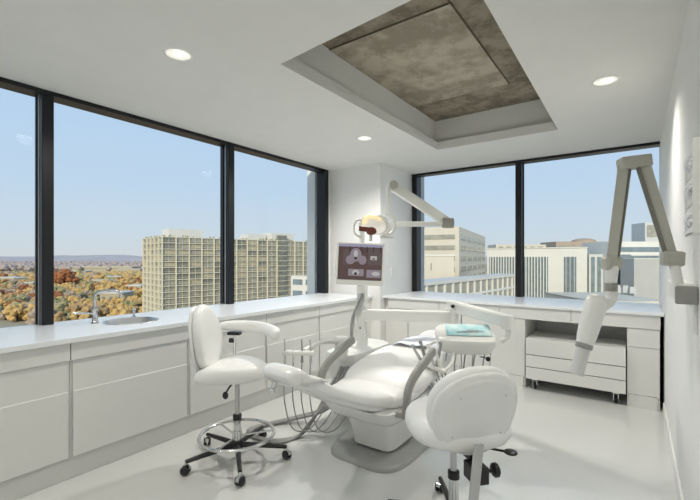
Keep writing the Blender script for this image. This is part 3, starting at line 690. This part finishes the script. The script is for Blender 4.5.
# ------------------------------------------------------------------ x-ray arm on the right wall
xr = E('xray_unit', (XR, 2.4, 1.24), 0, 'beige wall-mounted dental x-ray machine with folding arm and white head', 'x-ray machine')
def atx(u, v, d): x, y = ud(u, d); return Vector((x-XR, y-2.4, EYE-(v-258)*d/F-1.24))
def X(x, y, z): return Vector((x-XR, y-2.4, z-1.24))
P('wall_box', bx(B(), .137-XR, 0, 2.19-2.4, .35, -.03, .045), 'cream', xr, bev=.004)
P('end_cap', bx(B(), .134-XR, -.001, 2.168-2.4, 2.19-2.4, -.034, .043), 'greyarm', xr, bev=.006)
P('wall_plate', bx(B(), -.012, 0, -.2, -.02, -.16, -.03), 'wall', xr, bev=.003)
a0 = atx(674, 285, 1.83); a1 = atx(673, 259, 1.83)
P('swivel_post', cyl(B(), X(.155, 2.33, 1.28), a1+Vector((0, 0, .0)), .021), 'cream', xr, sm=True)
camdir = Vector((0, 1, 0))
bm = B(); beam(bm, atx(662, 258, 1.84), atx(683, 259, 1.82), .06, .07, side=camdir)
P('lower_joint', bm, 'beige', xr, bev=.012)
P('lower_arm', beam(B(), atx(671.5, 256, 1.84), atx(645, 165, 1.92), .05, .044, side=camdir), 'beige', xr, bev=.004)
P('arm_underside', beam(B(), atx(665.5, 254, 1.85), atx(638, 168, 1.93), .05, .017, side=camdir), 'inner_strip', xr)
P('top_joint', beam(B(), atx(619.5, 164.5, 1.94), atx(649, 161, 1.92), .07, .058, side=camdir), 'beige', xr, bev=.006)
P('upper_arm', beam(B(), atx(623.5, 166, 1.95), atx(612, 258, 1.98), .05, .045, side=camdir), 'beige', xr, bev=.004)
P('arm_underside', beam(B(), atx(629.5, 168, 1.95), atx(618, 256, 1.98), .05, .017, side=camdir), 'inner_strip', xr)
bm = B(); beam(bm, atx(603, 263, 1.98), atx(620, 263, 1.98), .06, .068, side=camdir)
P('wrist_joint', bm, 'beige', xr, bev=.015)
P('wrist_tube', cyl(B(), atx(611.5, 266, 1.98), atx(611, 285, 1.98), .033, r2=.024), 'cream', xr, sm=True)
P('wrist_ring', cyl(B(), atx(611, 283, 1.98), atx(611, 291, 1.98), .029), 'greyarm', xr, sm=True)
P('head_neck', tube(B(), [atx(611, 290, 1.98), atx(611, 299, 1.98), atx(604, 306, 1.97), atx(594, 311, 1.96)], .026, 14), 'cream', xr, sm=True)
h0 = atx(597.5, 297, 1.95); h1 = atx(584, 346, 1.93); hd = (h1-h0)
P('tube_head', lathe(B(), [(0, -.01), (.030, -.008), (.042, .004), (.047, .03), (.047, hd.length*.5), (.043, hd.length*.8), (.036, hd.length-.01), (0, hd.length-.01)], c=h0, axis=hd, seg=28), 'cream', xr, sm=True)
P('cone_ring', lathe(B(), [(0, 0), (.037, 0), (.038, .004), (.038, .02), (.034, .024), (0, .024)], c=h1-hd.normalized()*.012, axis=hd, seg=28), 'greyarm', xr, sm=True)
P('aiming_cone', lathe(B(), [(.031, 0), (.030, .13), (.027, .13), (.028, 0), (.031, 0)], c=h1+hd.normalized()*.012, axis=hd, seg=28, cap=False), 'frost', xr, sm=True)

# glove box holder
gb = E('glove_dispenser', (XR, 1.72, 1.476), 0, 'beige wall rack of three glove boxes on the right wall at the photo edge', 'glove dispenser')
bm = B(); bx(bm, -.004, 0, -.12, .12, 0, .29); bx(bm, -.07, 0, -.125, -.12, 0, .29); bx(bm, -.07, 0, .12, .125, 0, .27); bx(bm, -.07, 0, -.12, .12, 0, .004)
bx(bm, -.07, -.066, -.12, .12, 0, .02)
P('rack', bm, 'cream', gb, bev=.001)
for k in range(3):
    z = .006+k*.093
    b_ = tag(P('glove_box', bx(B(), XR-.064, XR-.005, 1.603, 1.837, 1.476+z, 1.476+z+.088), 'wall', bev=.002), ('lowest', 'middle', 'topmost')[k]+' white glove box held in the wall rack', 'glove box', 'glove boxes in the wall rack')
    bm = B(); rr = random.Random(k)
    x_ = bmesh.ops.create_icosphere(bm, subdivisions=4, radius=1)
    for v in bm.verts:
        f_ = 1+.25*math.sin(v.co.y*9+k)*math.cos(v.co.z*7+k*2); v.co = (v.co.x*.012*f_, v.co.y*.075*f_, v.co.z*.024*f_)
    tt = P('glove_tuft', bm, 'tissue', b_, sm=True); tt.location = (XR-.066, 1.73, 1.476+z+.045)

# ------------------------------------------------------------------ outside: ground, woods, houses
GZ = -38.0
bm = B()
# radial ground strip with a low ridge at the far end
ds = [20, 120, 300, 700, 1500, 2500, 3500, 4500, 6000, 9000]
grid = []
for d in ds:
    row = []
    for k in range(41):
        an = -1.35+2.4*k/40; r_ = d*math.tan(max(-1.25, min(1.1, an*.9)))
        h = 0
        if d >= 2500: h = min(1, (d-2500)/2000)*(62+16*math.sin(k*1.3+d*.001)+9*math.sin(k*3.1))
        x, y = cw(r_, d); row.append(bm.verts.new((x, y, GZ+h)))
    grid.append(row)
for a, b in zip(grid[:6], grid[1:6]):
    for k in range(40): bm.faces.new((a[k], a[k+1], b[k+1], b[k]))
bm2 = B()
grid2 = [[bm2.verts.new(v.co) for v in row] for row in grid[5:]]
for row in grid[6:]:
    for v in row: bm.verts.remove(v)
for a, b in zip(grid2, grid2[1:]):
    for k in range(40): bm2.faces.new((a[k], a[k+1], b[k+1], b[k]))
struct('ridge', bm2, mat('hazed_ridge', (.50, .46, .47), .95, nscale=.004, detail=14, col2=(.38, .35, .37)), sm=True)  # ridge colour has the aerial haze painted in
gm = mat('autumn_ground', (.40, .36, .27), .95, nscale=.012, col2=(.27, .24, .17))
struct('ground', bm, gm)
LB = []
for k in range(5):
    bm = B(); rr = random.Random(20+k)
    for q_ in range(30):
        a = rr.random()*2*PI; rad = rr.random()**.5*3.9; z = rr.uniform(3.2, 8.4)-rad*.45; s = rr.uniform(.9, 1.8)
        x_ = bmesh.ops.create_icosphere(bm, subdivisions=2, radius=1)
        for v in x_['verts']:
            f_ = 1+rr.uniform(-.28, .28); v.co = v.co*s*f_+Vector((rad*math.cos(a), rad*math.sin(a), z))
    me = bpy.data.meshes.new('crown'); bm.to_mesh(me); bm.free(); LB.append(me)
bm = B(); cyl(bm, (0, 0, 0), (0, 0, 5), .4, 6, .2)
for k in range(4):
    a = k*1.6; cyl(bm, (0, 0, 3), (1.6*math.cos(a), 1.6*math.sin(a), 6), .15, 5, .06)
TR = bpy.data.meshes.new('trunk'); bm.to_mesh(TR); bm.free(); TR.materials.append(M['trunk'])
CR = {}
for c in LEAF:
    for k in range(5):
        me = LB[k].copy(); me.materials.append(LEAF[c]); CR[c, k] = me
TL = dict(golden='golden yellow autumn tree in the parkland beyond the left window', ochre='ochre brown autumn tree in the parkland beyond the left window',
          rust='rust red autumn tree in the parkland beyond the left window', olive='olive green tree still in leaf in the parkland beyond the left window',
          bare='greyish bare tree in the parkland beyond the left window')
def tree(u, d, c, s, label=None, group=None):
    x, y = ud(u, d)
    o = E('autumn_tree', (x, y, GZ), random.random()*6, label or TL[c], 'tree', group or c+' trees in the parkland')
    o.scale = (s*1.1, s*1.1, s)
    a = bpy.data.objects.new('crown', CR[c, random.randrange(5)]); COL.objects.link(a); a.parent = o
    b = bpy.data.objects.new('trunk', TR); COL.objects.link(b); b.parent = o
houses = []
spots = []
rg = random.Random(5)
for _ in range(9000):
    d = 225*math.exp(rg.random()*1.35); u = rg.uniform(-6, 152)
    if d > 600 and rg.random() < .3: continue
    x, y = ud(u, d)
    sp = 7.5 + d*.008
    if all((x-a)**2+(y-b)**2 > sp*sp for a, b, *_ in spots): spots.append((x, y, u, d))
# clearings: streets and lots
def clear(u, d): 
    v = 258+39.4*F/d
    return (abs(v-(296+.03*(u-90))) < 2.2 and 84 < u < 130) or (abs(v-284-(u)*.01) < 1.8 and u < 35) or (v > 323 and u < 34)
HP = [(86, 565), (100, 335), (111, 335), (122, 335), (96, 555), (114, 645), (7, 612), (28, 505), (134, 425), (66, 520)]
HP = [ud(u, d) for u, d in HP]
spots = [s for s in spots if not clear(s[2], s[3]) and all((s[0]-a)**2+(s[1]-b)**2 > 24**2 for a, b in HP)]
spots.sort(key=lambda s: s[3])
def pick(u, d):
    r = rg.random(); v = 258+39.4*F/d
    if v < 276: return 'bare' if r < .35 else 'ochre' if r < .65 else 'rust' if r < .8 else 'golden'
    if u > 95: return 'golden' if r < .68 else 'ochre' if r < .85 else 'olive' if r < .95 else 'rust'
    if u > 55: return 'golden' if r < .35 else 'olive' if r < .62 else 'ochre' if r < .85 else 'bare'
    return 'golden' if r < .25 else 'ochre' if r < .5 else 'olive' if r < .65 else 'bare' if r < .85 else 'rust'
for x, y, u, d in spots[:299]: tree(u, d, pick(u, d), rg.uniform(.9, 1.35))
tree(66, 520, 'rust', 3.0, 'largest tree, broad and dark rust red, seen past the first mullion', 'landmark tree')
# the many farther trees, beyond counting
def stuff_woods(name, pts, c, label, cat='woods'):
    bm = B()
    for x, y, s in pts:
        b2 = bmesh.ops.create_icosphere(bm, subdivisions=1, radius=1)
        for v in b2['verts']: v.co = Vector((v.co.x*s*rg.uniform(.8, 1.2)+x, v.co.y*s*rg.uniform(.8, 1.2)+y, GZ+s*.9+v.co.z*s*rg.uniform(.7, 1)))
    tag(P(name, bm, LEAF[c]), label, cat, kind='stuff')
by = {}
for x, y, u, d in spots[299:]: by.setdefault(pick(u, d), []).append((x, y, rg.uniform(5, 8)))
for c, pts in by.items(): stuff_woods('distant_woods', pts, c, 'distant '+c+' coloured woods beyond the parkland trees')
pts = []
for _ in range(1500):
    d = 1150*math.exp(rg.random()*1.15); u = rg.uniform(-8, 345)
    x, y = ud(u, d); pts.append((x, y, rg.uniform(7, 13)))
nr = []
for _ in range(260):
    x, y = ud(rg.uniform(-150, 320), rg.uniform(85, 160)); nr.append((x, y, rg.uniform(3, 4.6)))
stuff_woods('near_woods', nr, 'ochre', 'ochre brown woods at the foot of the building, hidden below the window sill')
stuff_woods('distant_woods', pts, 'far', 'woods stretching to the horizon, haze painted into their purplish brown')

def bld(name, A, Bp, depth, zt, wallm, label, cat='building', zb=GZ):
    ax_, ay_ = ud(*A); bx_, by_ = ud(*Bp); an = math.atan2(by_-ay_, bx_-ax_); Ln = math.hypot(bx_-ax_, by_-ay_)
    o = E(name, (ax_, ay_, zb), an, label, cat)
    P('walls', bx(B(), 0, Ln, 0, depth, 0, zt-zb), wallm, o)
    return o, Ln, zt-zb
hs = [(100, 330, 122, 330, 10, 'roof_w'), (88, 560, 104, 540, 8, 'roof_g'), (60, 900, 84, 900, 9, 'roof_w'), (108, 640, 121, 650, 9, 'roof_w'), (0, 620, 14, 600, 9, 'roof_w'), (22, 500, 33, 500, 8, 'roof_g'),
      (85, 1150, 132, 1150, 14, 'roof_g'), (118, 900, 140, 900, 14, 'roof_g'), (70, 1250, 98, 1250, 12, 'roof_w'), (10, 1400, 30, 1400, 13, 'roof_g'), (128, 420, 141, 420, 10, 'roof_w')]
hl = ['low house with a pale roof right behind the faucet', 'small gravel-roofed house among the golden trees left of the faucet', 'long pale-roofed building behind the rust tree', 'small white-roofed house above the faucet spout',
      'white-roofed house at the left edge of the photo', 'small house beside the first mullion', 'long tan building on the far plain', 'tan block on the far plain just left of the apartment tower',
      'distant low pale building beyond the rust tree', 'distant tan building in the leftmost pane', 'white-roofed house at the foot of the apartment tower']
for (u0, d0, u1, d1, h, rf), lb in zip(hs, hl):
    o, Ln, Hh = bld('low_house', (u0, d0), (u1, d1), 18 if d0 < 800 else 30, GZ+h, 'tan_b', lb, 'house')
    P('roof', bx(B(), -.6, Ln+.6, -.6, (18 if d0 < 800 else 30)+.6, h, h+1.0), rf, o)
    bm = B(); nw = max(3, int(Ln/6))
    for k in range(nw): bx(bm, (k+.3)*Ln/nw, (k+.7)*Ln/nw, -.15, .1, h*.45, h*.75)
    P('window_row', bm, 'glass_d', o)

# apartment tower
A = (-91.6, 195.0); e1 = Vector((.72, .69)).normalized()
ax_, ay_ = cw(*A); dx, dy = cw(*e1); an = math.atan2(dy, dx)
FH = 3.05; NF = 16; ZT = 11.9; W1 = 112; D1 = 30
ap = E('apartment_tower', (ax_, ay_, ZT-FH*NF), an, 'long cream apartment tower with a grid of balconies outside the left window', 'building')
Hh = FH*NF
P('core', bx(B(), .75, W1-.75, .75, D1, 0, Hh-.3), 'glass_m', ap)
bm = B(); bay = 6.6
for k in range(NF+1): bx(bm, 0, W1, 0, 0.77, k*FH-.16, k*FH+.16); bx(bm, 0, 0.77, 0.77, D1, k*FH-.16, k*FH+.16)
nb = int(W1/bay)
for k in range(nb+1): bx(bm, k*bay, k*bay+.42, -.12, 0.75, 0, Hh)
for k in range(nb): bx(bm, k*bay+3.4, k*bay+3.52, .5, 0.75, 0, Hh)
for k in range(1, 6): bx(bm, -.12, 0.75, k*D1/5-.32, k*D1/5, 0, Hh)
P('facade_frame', bm, 'cream_b', ap)
WM = []
for m_ in ('glass_d', 'glass_m', 'glass_c'):
    bm = B(); bx(bm, 0, bay-1.2, -.06, .05, .5, 2.55); me = bpy.data.meshes.new('window'); bm.to_mesh(me); bm.free(); me.materials.append(M[m_]); WM.append(me)
rr = random.Random(3); cnt = 0; rest = []
for f_ in range(NF-1, -1, -1):
    for k in range(nb):
        if k == 10: continue
        mi = rr.choices((0, 1, 2), (.35, .35, .3))[0]
        if cnt < 72 and k < 9 or False:
            o = bpy.data.objects.new('window', WM[mi]); COL.objects.link(o); o.parent = ap; o.location = (k*bay+.85, .71, f_*FH); cnt += 1
        else: rest.append(('f', k, f_))
for f_ in range(NF-1, NF-6, -1):
    for k in range(5):
        o = bpy.data.objects.new('window', WM[rr.randrange(3)]); COL.objects.link(o); o.parent = ap; o.rotation_euler = (0, 0, -PI/2); o.location = (.71, (k+1)*D1/5-.5, f_*FH); o.scale = (.92, 1, 1)
bm = B()
for _, k, f_ in rest: bx(bm, k*bay+.85, k*bay+.85+bay-1.2, .68, .85, f_*FH+.5, f_*FH+2.55)
for f_ in range(NF-6, -1, -1):
    for k in range(5): bx(bm, .68, .85, k*D1/5+.8, (k+1)*D1/5-.8, f_*FH+.5, f_*FH+2.55)
tag(P('window_rows', bm, 'glass_m', ap), kind='stuff')
for k in range(NF):
    bm = B(); bx(bm, 0, W1, .05, .12, k*FH+1.02, k*FH+1.1)
    for q_ in range(int(W1/3.3)): bx(bm, q_*3.3, q_*3.3+.08, .05, .12, k*FH+.2, k*FH+1.05)
    bx(bm, .05, .12, .3, D1, k*FH+1.02, k*FH+1.1)
    for q_ in range(int(D1/1.5)): bx(bm, .05, .12, q_*1.5, q_*1.5+.09, k*FH+.2, k*FH+1.05)
    P('balcony_railing', bm, 'cream_b', ap)
bm = B(); bx(bm, 10*bay+.6, 11*bay, -.6, 1.2, 0, Hh+3.2); P('stair_shaft', bm, 'glass_d', ap)
bm = B()
for k in range(NF+1): bx(bm, 10*bay+.5, 11*bay+.1, -.75, 1.0, k*FH-.15, k*FH+.15)
P('shaft_band', bm, 'cream_b', ap)
P('penthouse', bx(B(), 6, 24, 8, 18, Hh-.3, Hh+4.6), 'white_b', ap)
P('penthouse', bx(B(), 50, 62, 6, 16, Hh-.3, Hh+3.6), 'white_b', ap)
P('penthouse', bx(B(), 63.5, 80, 2, 14, Hh-.3, Hh+4.6), 'white_b', ap)
bm = B()
for k in range(46):
    sph(bm, (rr.uniform(1, W1-2), rr.uniform(.8, 1.6), Hh+.4), rr.uniform(.3, .7), seg=8)
for k in range(14): sph(bm, (rr.uniform(.8, 1.6), rr.uniform(1, D1), Hh+.4), rr.uniform(.3, .6), seg=8)
P('roof_planting', bm, LEAF['olive'], ap)
# white office beside the pier
o, Ln, Hb = bld('office_building', (291, 150), (325, 142), 5, -5.3, 'white_b', 'low white office block in front of the apartment tower by the pier')
for fl in range(6):
    for k in range(3): P('window', bx(B(), 1+k*6, 5.4+k*6, -.2, .1, Hb-3.2-fl*4.2, Hb-1.2-fl*4.2), 'glass_b', o)

# buildings outside the far window
C_ = (40.9, 150.0); Lp = Vector((-.905, .426)); 
def bldc(name, A_, B_, depth, zt, m, label, zb=GZ):
    (ax1, ay1), (bx1, by1) = cw(*A_), cw(*B_); an_ = math.atan2(by1-ay1, bx1-ax1); Ln = math.hypot(bx1-ax1, by1-ay1)
    o = E(name, (ax1, ay1, zb), an_, label, 'building'); P('walls', bx(B(), 0, Ln, 0, depth, 0, zt-zb), m, o); return o, Ln, zt-zb
o, Ln, Hb = bldc('office_building', (C_[0]+30*Lp.x, C_[1]+30*Lp.y), C_, 82, 13.2, 'beige_b', 'beige banded office tower at the left of the far window')
for fl in range(8):
    z = Hb-4.6-fl*4.1
    P('window_band', bx(B(), 1, 9, -.25, .2, z, z+1.7), 'glass_m', o)
    P('window_band', bx(B(), 13, Ln-1.5, -.25, .2, z, z+1.7), 'glass_m', o)
    for q_ in range(5): P('window_band', bx(B(), Ln-.2, Ln+.25, 3+q_*15.8, 15+q_*15.8, z, z+1.7), 'glass_m', o)
P('roof_box', bx(B(), 10, 24, 20, 50, Hb, Hb+1.5), 'tan_b', o)
o, Ln, Hb = bld('rooftop_block', (412, 141), (454, 138), 3, 2.1, 'beige_b', 'plain cream block standing before the banded office tower')
P('vent_slot', bx(B(), Ln*.45, Ln*.47, -.1, .2, Hb-5, Hb-2.5), 'glass_d', o); P('parapet', bx(B(), -.3, Ln+.3, -.3, 3.3, Hb, Hb+.5), 'white_b', o)
o, Ln, Hb = bld('parking_building', (404, 98), (514, 160), 7, -5.9, 'glass_m', 'low columned building with a pale flat roof at the bottom of the far window')
P('roof', bx(B(), -.6, Ln+.6, -.6, 7.2, Hb, Hb+.9), 'roof_w', o)
for k in range(int(Ln/5.2)+1): P('column', bx(B(), k*5.2, k*5.2+.6, -.5, 0, 0, Hb), 'white_b', o)
for k in range(1, 6): P('floor_band', bx(B(), 0, Ln, -.45, 0, Hb-k*4.2-.5, Hb-k*4.2+.3), 'white_b', o)
# white finned building
o, Ln, Hb = bld('finned_building', (487, 244), (587, 216), 12, 6.9, 'white_b', 'white office building with tall vertical fins in the far window')
def fx_(u): return (u-487)/(587-487)*Ln
for (u0, u1) in ((489.5, 551), (566, 577.5)):
    P('glazing', bx(B(), fx_(u0), fx_(u1), -.1, .2, 2, Hb-4.8), 'glass_b', o)
    n_f = int((u1-u0)/2.9)
    for k in range(n_f): 
        xx = fx_(u0)+(k+.5)*(fx_(u1)-fx_(u0))/n_f; P('fin', bx(B(), xx-.25, xx+.25, -.8, -.1, 2, Hb-4.8), 'white_b' if u1 < 560 else 'grey_b', o)
P('parapet', bx(B(), -.3, Ln+.3, -.5, 12.3, Hb, Hb+.5), 'white_b', o)
o, Ln, Hb = bld('distant_block', (496, 330), (546, 330), 20, 12.5, 'beige_b', 'pale tan block peeking above the finned building')
for k in range(6): P('window', bx(B(), 2+k*6.5, 6+k*6.5, -.2, .2, Hb-4, Hb-1.6), 'glass_m', o)
o, Ln, Hb = bld('brick_building', (556, 360), (640, 360), 30, 16.2, 'brown_b', 'long brown brick building behind the x-ray arm')
for k in range(4): P('window_band', bx(B(), 1, Ln-1, -.3, .2, Hb-5-k*5, Hb-3.4-k*5), 'glass_m', o)
P('roof_dome', lathe(B(), [(10, 0), (10, 1.5), (6, 3), (0, 3.6)], c=(Ln*.42, 12, Hb)), 'brown_b', o)
o, Ln, Hb = bld('glass_building', (589, 222), (604.5, 220), 3, 3.5, 'pale_b', 'pale blue glass building between the fins and the x-ray wrist')
for k in range(3): P('window_column', bx(B(), 1+k*3, 2.8+k*3, -.2, .2, 3, Hb-1.5), 'glass_b', o)
o, Ln, Hb = bld('white_building', (608, 216), (668, 216), 24, 10.3, 'white_b', 'white and blue glazed office building seen through the folded x-ray arm')
for k in range(5): 
    P('window_band', bx(B(), .8, Ln-.8, -.25, .2, Hb-5.6-k*4.6, Hb-3-k*4.6), 'glass_b', o)
P('glazed_corner', bx(B(), 1, 12, -.6, .2, 0, Hb-7), 'glass_b', o)
o, Ln, Hb = bld('blank_block', (634, 200), (668, 200), 10, .9, 'grey_b', 'windowless pale grey block beneath the white office building')
P('parapet', bx(B(), -.2, Ln+.2, -.2, 14.2, Hb, Hb+.4), 'white_b', o)
o, Ln, Hb = bld('roof_tower', (645, 250), (664, 250), 12, 23.5, 'pale_b', 'grey tower top rising behind the right side of the x-ray arm')
P('louvre_panel', bx(B(), 1.2, Ln-1.5, -.2, .2, Hb-9, Hb-1.5), 'glass_m', o)
o, Ln, Hb = bld('terrace_building', (596, 150), (672, 150), 40, -15.1, 'roof_w', 'low building with a pale flat roof terrace at the bottom right of the far window')
P('roof', bx(B(), -.2, Ln+.2, -.2, 39, Hb, Hb+.3), 'roof_g', o)
for k, (u, d) in enumerate(((618, 184), (626, 186), (633, 183))):
    x, y = ud(u, d); bm = B(); bx(bm, x-1.2, x+1.2, y-1, y+1, -14.8, -12-.4*k); bx(bm, x-1.1, x+.9, y-.8, y+.8, -12-.4*k, -11-.4*k)
    tag(P('roof_vent', bm, 'pale_b'), ('left', 'middle', 'right')[k]+' boxy grey vent on the roof terrace left of the blank block', 'roof vent', 'vents on the roof terrace')
